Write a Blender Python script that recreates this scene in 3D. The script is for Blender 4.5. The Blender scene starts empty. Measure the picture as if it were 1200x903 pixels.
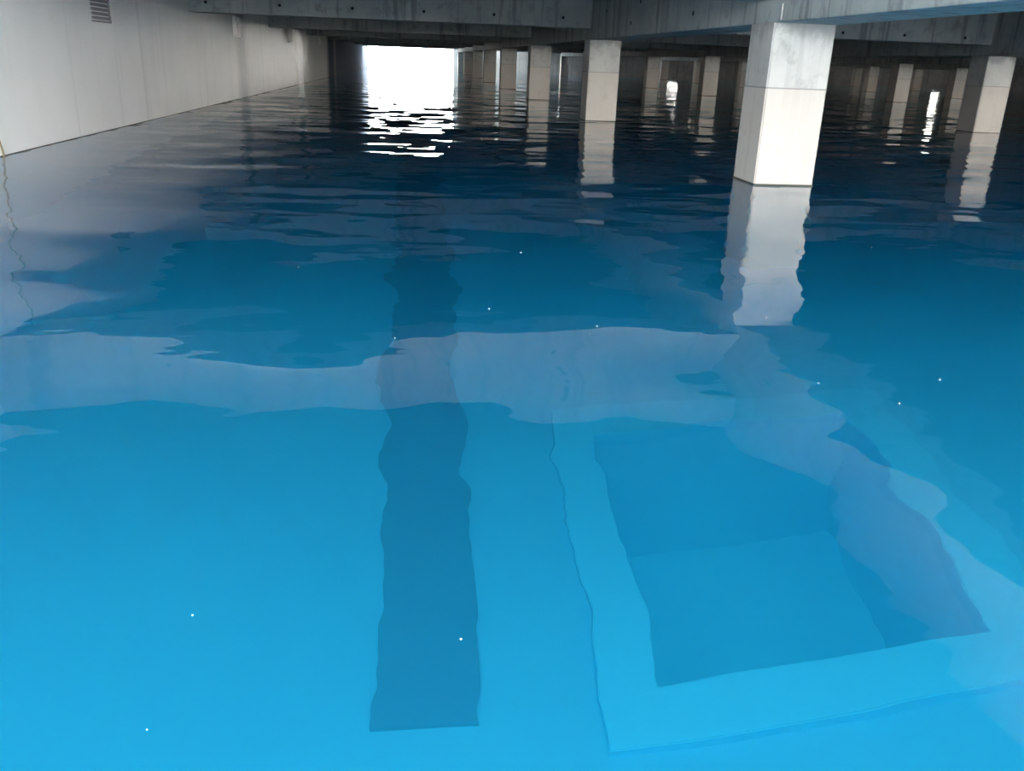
import bpy, bmesh, math, random
from mathutils import Matrix, Vector
random.seed(4)
S = bpy.context.scene
C = S.collection

# ------------------------------------------------------------------ measures (water surface is z = 0)
WALL_X = -3.8            # face of the left wall
ROW_X0, ROW_DX = 3.10, 7.60   # left faces of the column rows
COL_W = 0.563
Y0, DY = -0.656, 8.573   # front faces of the columns: Y0 + n*DY
LB_Z = 1.385             # underside of the long beams
CB_Z = 1.575             # underside of the cross beams
SLAB_Z = 2.25
FLOOR_Z = -3.5
Y_FRONT, Y_BACK = -7.0, 76.5
X_RIGHT = 48.7
ROOF_Y = 2.7             # the roof slab begins here; nearer than this the tank is open to the sky
def rowx(k): return ROW_X0 + ROW_DX * k
def rowy(n): return Y0 + DY * n

# ------------------------------------------------------------------ object helpers
def add_box(bm, a, b):
    vs = [bm.verts.new((x, y, z)) for z in (a[2], b[2]) for y in (a[1], b[1]) for x in (a[0], b[0])]
    for f in ((0,2,3,1), (4,5,7,6), (0,1,5,4), (2,6,7,3), (0,4,6,2), (1,3,7,5)):
        bm.faces.new([vs[i] for i in f])
def bx(*pairs):
    bm = bmesh.new()
    for a, b in pairs: add_box(bm, a, b)
    return bm
def bevel(bm, w, seg=2):
    bmesh.ops.bevel(bm, geom=bm.edges[:], offset=w, segments=seg, affect='EDGES', profile=0.6)
    return bm
def obj(name, bm, m, parent=None):
    me = bpy.data.meshes.new(name)
    bmesh.ops.recalc_face_normals(bm, faces=bm.faces[:])
    bm.to_mesh(me); bm.free()
    me.materials.append(m)
    o = bpy.data.objects.new(name, me); C.objects.link(o)
    if parent: o.parent = parent
    return o
def tag(o, label, cat, group=None, kind='thing'):
    o['label'] = label; o['category'] = cat; o['kind'] = kind
    if group: o['group'] = group
    return o
def thing(name, label, cat, loc=(0,0,0), group=None):
    o = bpy.data.objects.new(name, None); C.objects.link(o)
    o.location = loc; o.empty_display_size = 0.2
    return tag(o, label, cat, group)
def struct(name, bm, m, label, cat):
    return tag(obj(name, bm, m), label, cat, kind='structure')
def cyl(bm, c, axis, r, h, seg=14):
    M = {'x': Matrix.Rotation(math.pi/2, 4, 'Y'), 'y': Matrix.Rotation(math.pi/2, 4, 'X'), 'z': Matrix.Identity(4)}[axis]
    bmesh.ops.create_cone(bm, cap_ends=True, segments=seg, radius1=r, radius2=r, depth=h, matrix=Matrix.Translation(c) @ M)
    return bm

# ------------------------------------------------------------------ material helpers
class NT:
    def __init__(s, name):
        s.m = bpy.data.materials.new(name); s.m.use_nodes = True
        s.t = s.m.node_tree; s.t.nodes.clear()
        s.out = s.n('ShaderNodeOutputMaterial')
    def n(s, typ, **kw):
        nd = s.t.nodes.new(typ)
        for k, v in kw.items():
            if hasattr(nd, k): setattr(nd, k, v)
        return nd
    def set(s, nd, **kw):
        for k, v in kw.items(): nd.inputs[k.replace('_', ' ')].default_value = v
        return nd
    def l(s, a, b): s.t.links.new(a, b)
    def pos(s, scale=(1,1,1), loc=(0,0,0)):
        g = s.n('ShaderNodeNewGeometry'); mp = s.n('ShaderNodeMapping')
        mp.inputs['Scale'].default_value = scale; mp.inputs['Location'].default_value = loc
        s.l(g.outputs['Position'], mp.inputs['Vector']); return mp.outputs['Vector']
    def noise(s, vec, scale, detail=3, rough=.55, dist=0):
        nd = s.n('ShaderNodeTexNoise')
        nd.inputs['Scale'].default_value = scale; nd.inputs['Detail'].default_value = detail
        nd.inputs['Roughness'].default_value = rough; nd.inputs['Distortion'].default_value = dist
        s.l(vec, nd.inputs['Vector']); return nd.outputs['Fac']
    def rng(s, v, a, b, c=0., d=1.):
        nd = s.n('ShaderNodeMapRange', interpolation_type='SMOOTHSTEP')
        for k, x in (('From Min', a), ('From Max', b), ('To Min', c), ('To Max', d)): nd.inputs[k].default_value = x
        s.l(v, nd.inputs['Value']); return nd.outputs['Result']
    def math(s, op, a, b=None):
        nd = s.n('ShaderNodeMath', operation=op)
        for i, x in enumerate((a, b)):
            if x is None: continue
            if isinstance(x, (int, float)): nd.inputs[i].default_value = x
            else: s.l(x, nd.inputs[i])
        return nd.outputs[0]
    def mix(s, fac, a, b):
        nd = s.n('ShaderNodeMix', data_type='RGBA')
        for sock, x in ((nd.inputs[0], fac), (nd.inputs[6], a), (nd.inputs[7], b)):
            if isinstance(x, (int, float)): sock.default_value = x
            elif isinstance(x, tuple): sock.default_value = x + (1,)
            else: s.l(x, sock)
        return nd.outputs[2]
    def axis(s, i):
        g = s.n('ShaderNodeNewGeometry'); sp = s.n('ShaderNodeSeparateXYZ')
        s.l(g.outputs['Position'], sp.inputs[0]); return sp.outputs[i]
    def bsdf(s, color, rough=.8, bump=None, bump_d=.004, spec=.3):
        b = s.n('ShaderNodeBsdfPrincipled')
        if isinstance(color, tuple): b.inputs['Base Color'].default_value = color + (1,)
        else: s.l(color, b.inputs['Base Color'])
        if isinstance(rough, (int, float)): b.inputs['Roughness'].default_value = rough
        else: s.l(rough, b.inputs['Roughness'])
        b.inputs['Specular IOR Level'].default_value = spec
        if bump is not None:
            bp = s.n('ShaderNodeBump'); bp.inputs['Distance'].default_value = bump_d; bp.inputs['Strength'].default_value = .6
            s.l(bump, bp.inputs['Height']); s.l(bp.outputs[0], b.inputs['Normal'])
        s.l(b.outputs[0], s.out.inputs['Surface']); return s.m

def concrete(name, base, dark, light, streak=.5, rough=.85, grime_z=None, warm=None):
    t = NT(name)
    v = t.pos()
    col = t.mix(t.rng(t.noise(v, 1.3, 4, .6), .35, .68), base, light)
    col = t.mix(t.math('MULTIPLY', t.rng(t.noise(v, 5.5, 5, .65), .52, .72), .55), col, dark)
    sv = t.pos((7, 7, .35))
    col = t.mix(t.math('MULTIPLY', t.rng(t.noise(sv, 1.0, 3, .6), .52, .68), streak), col, dark)
    if grime_z:
        zn = t.math('ADD', t.axis(2), t.math('MULTIPLY', t.math('SUBTRACT', t.noise(t.pos((1,1,.6)), 6, 4), .5), .45))
        col = t.mix(t.rng(zn, grime_z, grime_z + .16, 0, .6), col, tuple(x*.75 for x in dark))
    if warm:   # lower lift of the pour is a warmer, cleaner concrete
        col = t.mix(t.rng(t.axis(2), .845, .855, .55, 0), col, warm)
    bmp = t.math('ADD', t.noise(v, 30, 4, .6), t.math('MULTIPLY', t.noise(v, 4, 2), 1.5))
    return t.bsdf(col, rough, bmp, .003, .25)

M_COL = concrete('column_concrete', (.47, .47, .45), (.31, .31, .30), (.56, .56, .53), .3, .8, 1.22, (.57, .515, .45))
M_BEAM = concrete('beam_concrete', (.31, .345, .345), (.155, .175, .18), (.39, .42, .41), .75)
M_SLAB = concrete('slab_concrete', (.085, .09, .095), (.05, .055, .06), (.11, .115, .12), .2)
M_DARKC = concrete('damp_wall_concrete', (.24, .25, .25), (.13, .14, .14), (.30, .31, .30), .6)

def wall_mat():
    t = NT('left_wall_render')
    v = t.pos()
    col = t.mix(t.rng(t.noise(v, .8, 4, .55), .3, .7), (.86, .87, .85), (.92, .92, .90))
    st = t.rng(t.noise(t.pos((4, 3.0, .12)), 1.0, 4, .6), .56, .70)
    col = t.mix(t.math('MULTIPLY', st, .2), col, (.44, .46, .46))
    rs = t.rng(t.noise(t.pos((1, 5.5, .05), (0, 3.7, 0)), 1.0, 2, .5), .705, .745)
    col = t.mix(t.math('MULTIPLY', rs, .35), col, (.50, .40, .30))
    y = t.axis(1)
    # dark-blue bands across the wall, soft at their edges
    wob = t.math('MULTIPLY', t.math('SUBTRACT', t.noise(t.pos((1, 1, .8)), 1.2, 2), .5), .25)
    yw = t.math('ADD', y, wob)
    for yc, flat, hw, am in ((21.15, .15, .85, .72), (31.5, .3, 1.3, .9), (43.0, .8, 2.6, .9), (61, 15, 17.5, .84)):  # last band is shade painted over the overbright far end
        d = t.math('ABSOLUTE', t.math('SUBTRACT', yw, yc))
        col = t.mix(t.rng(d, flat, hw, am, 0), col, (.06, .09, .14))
    bmp = t.math('ADD', t.noise(v, 14, 4, .6), t.math('MULTIPLY', t.noise(v, 2.2, 2), 3))
    m = t.bsdf(col, .5, bmp, .003, .4)
    b = [n for n in t.t.nodes if n.type == 'BSDF_PRINCIPLED'][0]
    t.l(t.rng(y, 22, 34, .32, 0), b.inputs['Specular IOR Level'])      # the far painted-dark stretch is dull
    return m
M_WALL = wall_mat()

def floor_mat(name, a, b):
    t = NT(name)
    v = t.pos()
    col = t.mix(t.rng(t.noise(v, .7, 3, .5), .3, .7), a, b)
    return t.bsdf(col, .7, t.noise(v, 8, 3), .003, .2)
M_FLOOR = floor_mat('blue_tank_lining', (.12, .50, .69), (.13, .53, .72))
M_RIM = floor_mat('pale_blue_rim', (.15, .61, .80), (.165, .63, .82))
M_PIT = floor_mat('pit_lining', (.19, .66, .83), (.21, .69, .85))
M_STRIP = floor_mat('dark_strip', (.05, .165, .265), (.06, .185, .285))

def plain(name, c, rough=.7, nz=.15):
    t = NT(name); v = t.pos()
    col = t.mix(t.noise(v, 25, 3), tuple(x*(1-nz) for x in c), tuple(min(1, x*(1+nz)) for x in c))
    return t.bsdf(col, rough, None)
M_HOLE = plain('tie_hole_dark', (.02, .025, .03), .9)
M_JOINT = plain('joint_line', (.30, .29, .27), .9)
M_SCUM = plain('waterline_scum', (.10, .10, .085), .8)
M_VENTF = plain('vent_frame_white', (.80, .80, .78), .5)
M_VENTG = plain('vent_grille_grey', (.26, .26, .28), .6)
M_CORD = plain('brown_cord', (.27, .23, .14), .8)
M_SPECK = plain('pale_speck', (.85, .86, .85), .6)
M_DRIP = plain('leak_black', (.07, .07, .07), .85, .3)
M_LIME = plain('lime_white', (.72, .71, .68), .8)

def water_mat():
    t = NT('clear_blue_water')
    y = t.axis(1)
    far = t.rng(y, 5.5, 16)
    def slopes(scale, freq, detail, rough, loc, ax, ay):
        nd = t.n('ShaderNodeTexNoise'); nd.inputs['Scale'].default_value = freq; nd.inputs['Detail'].default_value = detail
        nd.inputs['Roughness'].default_value = rough; nd.inputs['Distortion'].default_value = .3
        t.l(t.pos(scale, loc), nd.inputs['Vector'])
        sub = t.n('ShaderNodeVectorMath', operation='SUBTRACT'); t.l(nd.outputs['Color'], sub.inputs[0]); sub.inputs[1].default_value = (.5, .5, .5)
        mul = t.n('ShaderNodeVectorMath', operation='MULTIPLY'); t.l(sub.outputs[0], mul.inputs[0]); mul.inputs[1].default_value = (ax, ay, 0)
        return mul.outputs[0]
    def vadd(a, b):
        nd = t.n('ShaderNodeVectorMath', operation='ADD'); t.l(a, nd.inputs[0])
        if isinstance(b, tuple): nd.inputs[1].default_value = b
        else: t.l(b, nd.inputs[1])
        return nd.outputs[0]
    def vscale(a, f):
        nd = t.n('ShaderNodeVectorMath', operation='SCALE'); t.l(a, nd.inputs[0]); t.l(f, nd.inputs['Scale']); return nd.outputs[0]
    swell = slopes((.42, 1.0, 1), 2.0, 3.5, .55, (0, 0, 0), .20, .155)      # slow swell everywhere
    fine = slopes((.40, 1.0, 1), 3.0, 2.5, .5, (7, 2, 0), .10, .25)        # breeze ripples further out
    v = vadd(vadd(swell, vscale(fine, far)), (0, 0, 1))
    nn = t.n('ShaderNodeVectorMath', operation='NORMALIZE'); t.l(v, nn.inputs[0])
    geo = t.n('ShaderNodeNewGeometry')
    nrm = vscale(nn.outputs[0], t.math('SUBTRACT', 1.0, t.math('MULTIPLY', geo.outputs['Backfacing'], 2.0)))   # seen from below the normal turns over
    rf = t.n('ShaderNodeBsdfRefraction'); rf.inputs['IOR'].default_value = 1.333; rf.inputs['Roughness'].default_value = 0
    gl = t.n('ShaderNodeBsdfGlossy'); gl.inputs['Roughness'].default_value = 0; gl.inputs['Color'].default_value = (1, 1, 1, 1)
    fr = t.n('ShaderNodeFresnel'); fr.inputs['IOR'].default_value = 1.40
    for nd in (rf, gl, fr): t.l(nrm, nd.inputs['Normal'])
    mx = t.n('ShaderNodeMixShader'); t.l(fr.outputs[0], mx.inputs[0]); t.l(rf.outputs[0], mx.inputs[1]); t.l(gl.outputs[0], mx.inputs[2])
    t.l(mx.outputs[0], t.out.inputs['Surface'])
    va = t.n('ShaderNodeVolumeAbsorption'); va.inputs['Color'].default_value = (.0, .825, .94, 1); va.inputs['Density'].default_value = .30
    vs = t.n('ShaderNodeVolumeScatter'); vs.inputs['Color'].default_value = (.06, .74, 1, 1); vs.inputs['Density'].default_value = .135; vs.inputs['Anisotropy'].default_value = .2
    ad = t.n('ShaderNodeAddShader'); t.l(va.outputs[0], ad.inputs[0]); t.l(vs.outputs[0], ad.inputs[1])
    t.l(ad.outputs[0], t.out.inputs['Volume'])
    return t.m
M_WATER = water_mat()

# ------------------------------------------------------------------ the setting
PX0, PX1, PY0, PY1 = 1.24, 3.02, 3.55, 5.42       # opening of the sump pit
PIT_Z = -4.72
ft, fb = FLOOR_Z, FLOOR_Z - .25
struct('floor', bx(((WALL_X-.3, Y_FRONT-.3, fb), (PX0-.1, Y_BACK+.3, ft)), ((PX1+.1, Y_FRONT-.3, fb), (X_RIGHT+.3, Y_BACK+.3, ft)),
                   ((PX0-.1, Y_FRONT-.3, fb), (PX1+.1, PY0-.1, ft)), ((PX0-.1, PY1+.1, fb), (PX1+.1, Y_BACK+.3, ft))),
       M_FLOOR, 'pale blue lined floor of the tank deep under the water', 'floor')
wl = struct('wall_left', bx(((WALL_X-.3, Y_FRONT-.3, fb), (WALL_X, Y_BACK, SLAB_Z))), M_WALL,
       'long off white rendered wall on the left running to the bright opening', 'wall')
obj('waterline_stain', bx(((WALL_X-.02, Y_FRONT, -.02), (WALL_X+.003, Y_BACK-.1, .006))), M_SCUM, wl)
struct('wall_right', bx(((X_RIGHT, Y_FRONT-.3, fb), (X_RIGHT+.3, Y_BACK, SLAB_Z))), M_DARKC, 'dark concrete wall far on the right side', 'wall')
back_boxes = [((ROW_X0, Y_BACK, fb), (X_RIGHT+.3, Y_BACK+.3, 1.66))]      # small air openings high up in the end wall
xs = ROW_X0
for xc, hw in ((21.6, .55), (39.2, .35), (45.4, .4)):
    back_boxes.append(((xs, Y_BACK, 1.66), (xc-hw, Y_BACK+.3, SLAB_Z))); xs = xc + hw
back_boxes.append(((xs, Y_BACK, 1.66), (X_RIGHT+.3, Y_BACK+.3, SLAB_Z)))
struct('wall_back', bx(((WALL_X-.3, Y_BACK, fb), (ROW_X0, Y_BACK+.3, .03)), *back_boxes), M_DARKC, 'dark concrete end wall far behind the columns', 'wall')
struct('wall_front', bx(((WALL_X-.3, Y_FRONT-.3, fb), (X_RIGHT+.3, Y_FRONT, .12))), M_DARKC, 'low concrete edge of the tank behind the camera', 'wall')
struct('wall_front', bx(((ROW_X0+COL_W, Y0-.3, fb), (rowx(1), Y0, SLAB_Z))), M_DARKC, 'concrete wall closing the second aisle beside the camera', 'wall')  # added out of view to darken the cross beam over this aisle
HX0, HX1 = 5.6, 8.2                                # second roof opening at the far end
yh = rowy(8) + COL_W
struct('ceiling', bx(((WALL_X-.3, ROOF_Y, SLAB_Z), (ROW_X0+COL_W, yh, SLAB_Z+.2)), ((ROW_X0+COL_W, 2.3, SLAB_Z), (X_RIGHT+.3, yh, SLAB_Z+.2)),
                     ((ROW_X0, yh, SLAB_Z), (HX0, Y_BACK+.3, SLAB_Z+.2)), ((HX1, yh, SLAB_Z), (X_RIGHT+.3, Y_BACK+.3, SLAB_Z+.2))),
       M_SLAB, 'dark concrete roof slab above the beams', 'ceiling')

w = obj('water', bx(((WALL_X-.004, Y_FRONT-.004, PIT_Z-.4), (X_RIGHT+.004, Y_BACK+.004, 0))), M_WATER)
tag(w, 'clear blue water filling the tank from wall to wall, rippled in the distance', 'water', kind='stuff')

struct('ground', bx(((-60, -90, -.4), (110, Y_FRONT-.3, .10))), M_SLAB, 'bare concrete yard outside the tank behind the camera', 'ground')  # added out of view; stops sky light coming in from below the horizon

# ------------------------------------------------------------------ sump pit and dark strip on the floor
pit = thing('sump_pit', 'square sunken pit with pale raised rim in the tank floor, lower right', 'pit', ((PX0+PX1)/2, (PY0+PY1)/2, FLOOR_Z))
inv = Matrix.Translation(-Vector(pit.location))
def pitpart(name, bm, m):
    bmesh.ops.transform(bm, matrix=inv, verts=bm.verts[:]); return obj(name, bm, m, pit)
R = .30; rz = FLOOR_Z + .06
bm = bmesh.new()
o4 = [(PX0-R, PY0-R), (PX1+R, PY0-R), (PX1+R, PY1+R), (PX0-R, PY1+R)]; i4 = [(PX0, PY0), (PX1, PY0), (PX1, PY1), (PX0, PY1)]
rings = [[bm.verts.new((x, y, z)) for x, y in q] for q, z in ((o4, FLOOR_Z-.05), (o4, rz), (i4, rz), (i4, FLOOR_Z-.05))]
for a, b in ((0, 1), (1, 2), (2, 3), (3, 0)):
    for i in range(4):
        j = (i+1) % 4
        bm.faces.new((rings[a][i], rings[a][j], rings[b][j], rings[b][i]))
tops = [e for e in bm.edges if all(v.co.z > rz-.001 for v in e.verts) and not ((e.verts[0] in rings[1]) ^ (e.verts[1] in rings[1]))]
bmesh.ops.bevel(bm, geom=tops, offset=.006, segments=2, affect='EDGES')
pitpart('rim', bm, M_RIM)
wb = FLOOR_Z - .01; e = .02
pitpart('pit_wall', bx(((PX0-.1, PY0-.1, PIT_Z), (PX0-e, PY1+.1, wb)), ((PX1+e, PY0-.1, PIT_Z), (PX1+.1, PY1+.1, wb)),
                       ((PX0-e, PY0-.1, PIT_Z), (PX1+e, PY0-e, wb)), ((PX0-e, PY1+e, PIT_Z), (PX1+e, PY1+.1, wb))), M_PIT)
pitpart('pit_floor', bx(((PX0-.1, PY0-.1, PIT_Z-.1), (PX1+.1, PY1+.1, PIT_Z))), M_PIT)

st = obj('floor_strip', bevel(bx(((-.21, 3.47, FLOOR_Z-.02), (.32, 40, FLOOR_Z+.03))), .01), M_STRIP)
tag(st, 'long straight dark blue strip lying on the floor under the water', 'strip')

# ------------------------------------------------------------------ columns
def make_column(k, n, label, group):
    x, y = rowx(k), rowy(n)
    t = thing('concrete_column', label, 'column', (x + COL_W/2, y + COL_W/2, FLOOR_Z), group)
    h = COL_W/2
    top = LB_Z - FLOOR_Z
    bm = bx(((-h, -h, 0), (h, h, top)))
    es = [e for e in bm.edges if abs(e.verts[0].co.z - e.verts[1].co.z) > 1]
    bmesh.ops.bevel(bm, geom=es, offset=.012, segments=2, affect='EDGES')
    obj('shaft', bm, M_COL, t)
    z = .848 - FLOOR_Z; e = .0035
    obj('construction_joint', bx(((-h-e, -h-e, z-.006), (h+e, h+e, z+.006))), M_JOINT, t)
    z = -FLOOR_Z
    obj('waterline_stain', bx(((-h-e, -h-e, z-.03), (h+e, h+e, z+.012))), M_SCUM, t)
    return t
G = 'square concrete columns standing in the water'
cols = {
 (0,1): 'large pale concrete column nearest the camera, standing in the water',
 (0,2): 'concrete column second from the camera along the left aisle row',
 (0,3): 'concrete column third from the camera along the left aisle row',
 (0,4): 'concrete column fourth from the camera along the left aisle row',
 (0,5): 'narrow looking far column fifth along the left aisle row, left of the bright slit',
 (0,6): 'far column sixth along the left aisle row',
 (0,7): 'far column seventh along the left aisle row',
 (0,8): 'last column of the left aisle row at the edge of the bright opening',
 (1,2): 'grey column near the right edge of the photo behind the large front column',
 (1,3): 'column of the second row hidden right behind the large front column',
 (1,4): 'slim lit column just left of the large front column',
 (1,5): 'far lit column midway between second aisle column and large front column',
 (1,6): 'far column partly hidden just right of the second aisle column',
 (1,8): 'farthest column seen in the gap between second and third aisle columns',
 (2,4): 'brightest slim column in the dark gap right of the large front column',
 (2,7): 'far dim column close left of the slim lit column by the front column',
 (2,8): 'far dim column close right of the lit column midway to the front column',
 (3,5): 'lit slim column just left of the grey right edge column',
 (3,6): 'small lit column between the large front column and the brightest slim column',
 (2,6): 'far column peeping out just left of the large front column',
 (4,7): 'far dim column right of the brightest slim column in the dark gap',
 (4,8): 'far dim column tight against the right side of the large front column',
}
for (k, n), lab in cols.items(): make_column(k, n, lab, G)

# ------------------------------------------------------------------ beams
def holes(parent, pts, axis):
    for p in pts:
        bm = cyl(bmesh.new(), Vector(p), axis, .026, .012)
        obj('tie_hole', bm, M_HOLE, parent)
LBN = ['concrete beam over the left aisle columns, running from top right into the distance',
       'concrete beam over the second row of columns, behind the front column',
       'dark far beam over the third row of columns',
       'dark far beam over the fourth row of columns',
       'dark far beam over the fifth row of columns']
for k in range(5):
    x = rowx(k)
    bm = bevel(bx(((x, Y_FRONT+6.0, LB_Z), (x+COL_W, yh, SLAB_Z-.001))), .014)
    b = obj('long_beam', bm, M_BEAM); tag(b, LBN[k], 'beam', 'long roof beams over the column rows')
    if k == 0:
        holes(b, [(x-.001, yy, z) for yy, z in ((10.36, 1.56), (13.4, 1.56), (12.9, 1.82), (5.6, 1.75), (6.9, 1.75), (15.2, 1.8))], 'x')
    if k == 0:
        obj('lime_streak', bx(((x-.003, 7.77, 1.40), (x+.003, 7.795, 1.53))), M_LIME, b)
ordn = ['level with the camera', 'first', 'second', 'third', 'fourth', 'fifth', 'sixth', 'seventh', 'eighth']
bayn = ['over the left aisle', 'over the second aisle from the left', 'over the third aisle from the left', 'over the fourth aisle from the left', 'over the fifth aisle from the left']
for n in range(0, 9):
    y = rowy(n)
    for k in range(0, 5):
        if (n == 0 and k < 2) or (n == 1 and k > 0): continue
        xa = WALL_X if k == 0 else rowx(k-1) + COL_W
        xb = rowx(k)
        bm = bevel(bx(((xa-.01 if k else xa, y, CB_Z), (xb+.01, y+COL_W, SLAB_Z-.002))), .012)
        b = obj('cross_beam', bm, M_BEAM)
        lab = f'grey concrete cross beam {bayn[k]}, {ordn[n]}' + (' from the camera' if n else '')
        if (n, k) == (2, 0): lab = 'grey concrete cross beam along the top left with round tie holes'
        if (n, k) == (2, 1): lab = 'grey cross beam right and left of the front column top, with black leak stains'
        tag(b, lab, 'beam', 'cross beams under the roof slab')
        if n <= 2 and k == 0:
            holes(b, [(-3.51 + 1.22*i, y-.001, 1.73) for i in range(6)], 'y')
            if n == 1: holes(b, [(.2, y-.001, 1.86), (1.42, y-.001, 1.98), (-1.3, y-.001, 2.0)], 'y')
        if n <= 2 and k == 1:
            holes(b, [(4.2 + 1.19*i, y-.001, 1.68) for i in range(6)], 'y')
        if (n, k) == (2, 1):
            for i in range(11):
                xx = 4.02 + i*.105 + random.uniform(-.03, .03); hh = random.uniform(.06, .17); ww = random.uniform(.02, .045)
                z0 = 1.70 + random.uniform(-.02, .02)
                b2 = bmesh.new()
                vs = [b2.verts.new(c) for c in ((xx-ww, y-.002, z0), (xx+ww, y-.002, z0+.01), (xx+ww*.7, y-.002, z0-hh*.7), (xx, y-.002, z0-hh), (xx-ww*.7, y-.002, z0-hh*.6))]
                f = b2.faces.new(vs)
                r = bmesh.ops.extrude_face_region(b2, geom=[f])
                bmesh.ops.translate(b2, vec=(0, .01, 0), verts=[v for v in r['geom'] if isinstance(v, bmesh.types.BMVert)])
                obj('leak_stain', b2, M_DRIP, b)

# ------------------------------------------------------------------ vents on the left wall
vl = ['grey grille vent high on the left wall, nearest the camera', 'small pale vent on the left wall under the top left cross beam',
      'small pale vent on the left wall, third into the distance', 'small bright white vent on the left wall, farthest from the camera']
for i, (y, wdt) in enumerate(((11.62, .68), (20.25, .42), (28.65, .42), (37.5, .42))):
    t = thing('wall_vent', vl[i], 'vent', (WALL_X, y, 1.25), 'vents along the left wall')
    h = .40; d = .02 if i == 0 else .075
    obj('frame', bevel(bx(((-.005, 0, 0), (d, .03, h)), ((-.005, wdt-.03, 0), (d, wdt, h)), ((-.005, .03, 0), (d, wdt-.03, .03)), ((-.005, .03, h-.03), (d, wdt-.03, h))), .003, 1), M_VENTF, t) if i else \
    obj('frame', bevel(bx(((-.005, wdt-.03, 0), (d, wdt, h)), ((-.005, 0, 0), (d, wdt-.03, .02)), ((-.005, 0, h-.03), (d, wdt-.03, h))), .003, 1), M_VENTG, t)
    g = bmesh.new(); nb = 7
    for j in range(nb):
        zz = .03 + (h-.06)*j/nb
        add_box(g, (-.004, .01 if i == 0 else .03, zz), (d*.6, wdt-.03, zz + (h-.06)/nb*.72))
    obj('grille', g, M_VENTF if i else M_VENTG, t)
    if i == 0:   # pale clips along its far edge
        for j in range(6):
            obj('clip', bevel(bx(((0, wdt-.01, .03+j*.06), (d+.008, wdt+.035, .055+j*.06))), .003, 1), M_VENTF, t)

# ------------------------------------------------------------------ cord hanging down the wall at the left edge
bm = bmesh.new(); prev = None
pts = [(WALL_X+.012+.004*math.sin(i), 8.62 + .05*math.sin(i*.9) + i*.004, 2.1 - i*2.25/24) for i in range(25)]
for i in range(24):
    a, b = Vector(pts[i]), Vector(pts[i+1]); d = b - a
    M = Matrix.Translation((a+b)/2) @ d.to_track_quat('Z', 'Y').to_matrix().to_4x4()
    bmesh.ops.create_cone(bm, cap_ends=True, segments=8, radius1=.009, radius2=.009, depth=d.length*1.05, matrix=M)
tag(obj('hanging_cord', bm, M_CORD), 'thin brown cord down the left wall, seen reflected at the left edge', 'cord')

# ------------------------------------------------------------------ pale specks floating on the water
sp = [(.58,4.77),(2.78,5.06),(1.5,3.49),(.31,3.6),(.68,3.24),(.73,3.35),(1.37,2.68),(1.83,2.71),(1.56,2.49),(-.42,1.44),(.08,1.34),(-.58,4.35),(-.08,3.18),(-.42,1.14)]
for x, y in sp:
    bm = bmesh.new()
    bmesh.ops.create_icosphere(bm, subdivisions=1, radius=.0002 + .0007*y + random.random()*.0006)
    bmesh.ops.scale(bm, vec=(1.2, 1, .5), verts=bm.verts[:])
    o = obj('floating_speck', bm, M_SPECK); o.location = (x, y, .001)
    tag(o, 'tiny white speck floating on the calm blue water', 'speck', 'white specks floating on the water')

# ------------------------------------------------------------------ light: daylight sky, seen only where the tank is open
wd = bpy.data.worlds.new('daylight'); S.world = wd; wd.use_nodes = True
nt = wd.node_tree; bg = nt.nodes['Background']
tc = nt.nodes.new('ShaderNodeTexCoord'); sp_ = nt.nodes.new('ShaderNodeSeparateXYZ'); nt.links.new(tc.outputs['Generated'], sp_.inputs[0])
rmp = nt.nodes.new('ShaderNodeValToRGB'); nt.links.new(sp_.outputs[2], rmp.inputs[0])      # bright hazy horizon, bluer and dimmer overhead
el = rmp.color_ramp.elements
el[0].position = .0; el[0].color = (1.0, .95, .88, 1)
el[1].position = .75; el[1].color = (.13, .135, .14, 1)
for p_, c_ in ((.055, (.66, .64, .61, 1)), (.11, (.36, .36, .355, 1))):
    e_ = el.new(p_); e_.color = c_
nt.links.new(rmp.outputs[0], bg.inputs[0]); bg.inputs[1].default_value = 24

# ------------------------------------------------------------------ camera
cam = bpy.data.cameras.new('camera'); co = bpy.data.objects.new('camera', cam); C.objects.link(co)
fwd = Vector((.10891516, .93079512, -.3489383)); rt = Vector((.99404612, -.10308965, .03528229)); up = Vector((.00313134, .35070354, .9364813))
m = Matrix.Identity(4)
for i in range(3): m[i][0], m[i][1], m[i][2] = rt[i], up[i], -fwd[i]
m[2][3] = 1.0
co.matrix_world = m
cam.sensor_fit = 'HORIZONTAL'; cam.sensor_width = 36; cam.lens = 1023.32*36/1200; cam.clip_end = 400; cam.clip_start = .02
S.camera = co

S.view_settings.view_transform = 'Standard'; S.view_settings.look = 'None'
S.view_settings.gamma = 1; S.view_settings.use_curve_mapping = False; S.view_settings.exposure = .92
cy = S.cycles
cy.max_bounces = 16; cy.volume_bounces = 4; cy.diffuse_bounces = 6; cy.glossy_bounces = 6; cy.transmission_bounces = 10
cy.caustics_reflective = True; cy.caustics_refractive = True; cy.blur_glossy = .5
cy.sample_clamp_indirect = 12
cy.use_denoising = True
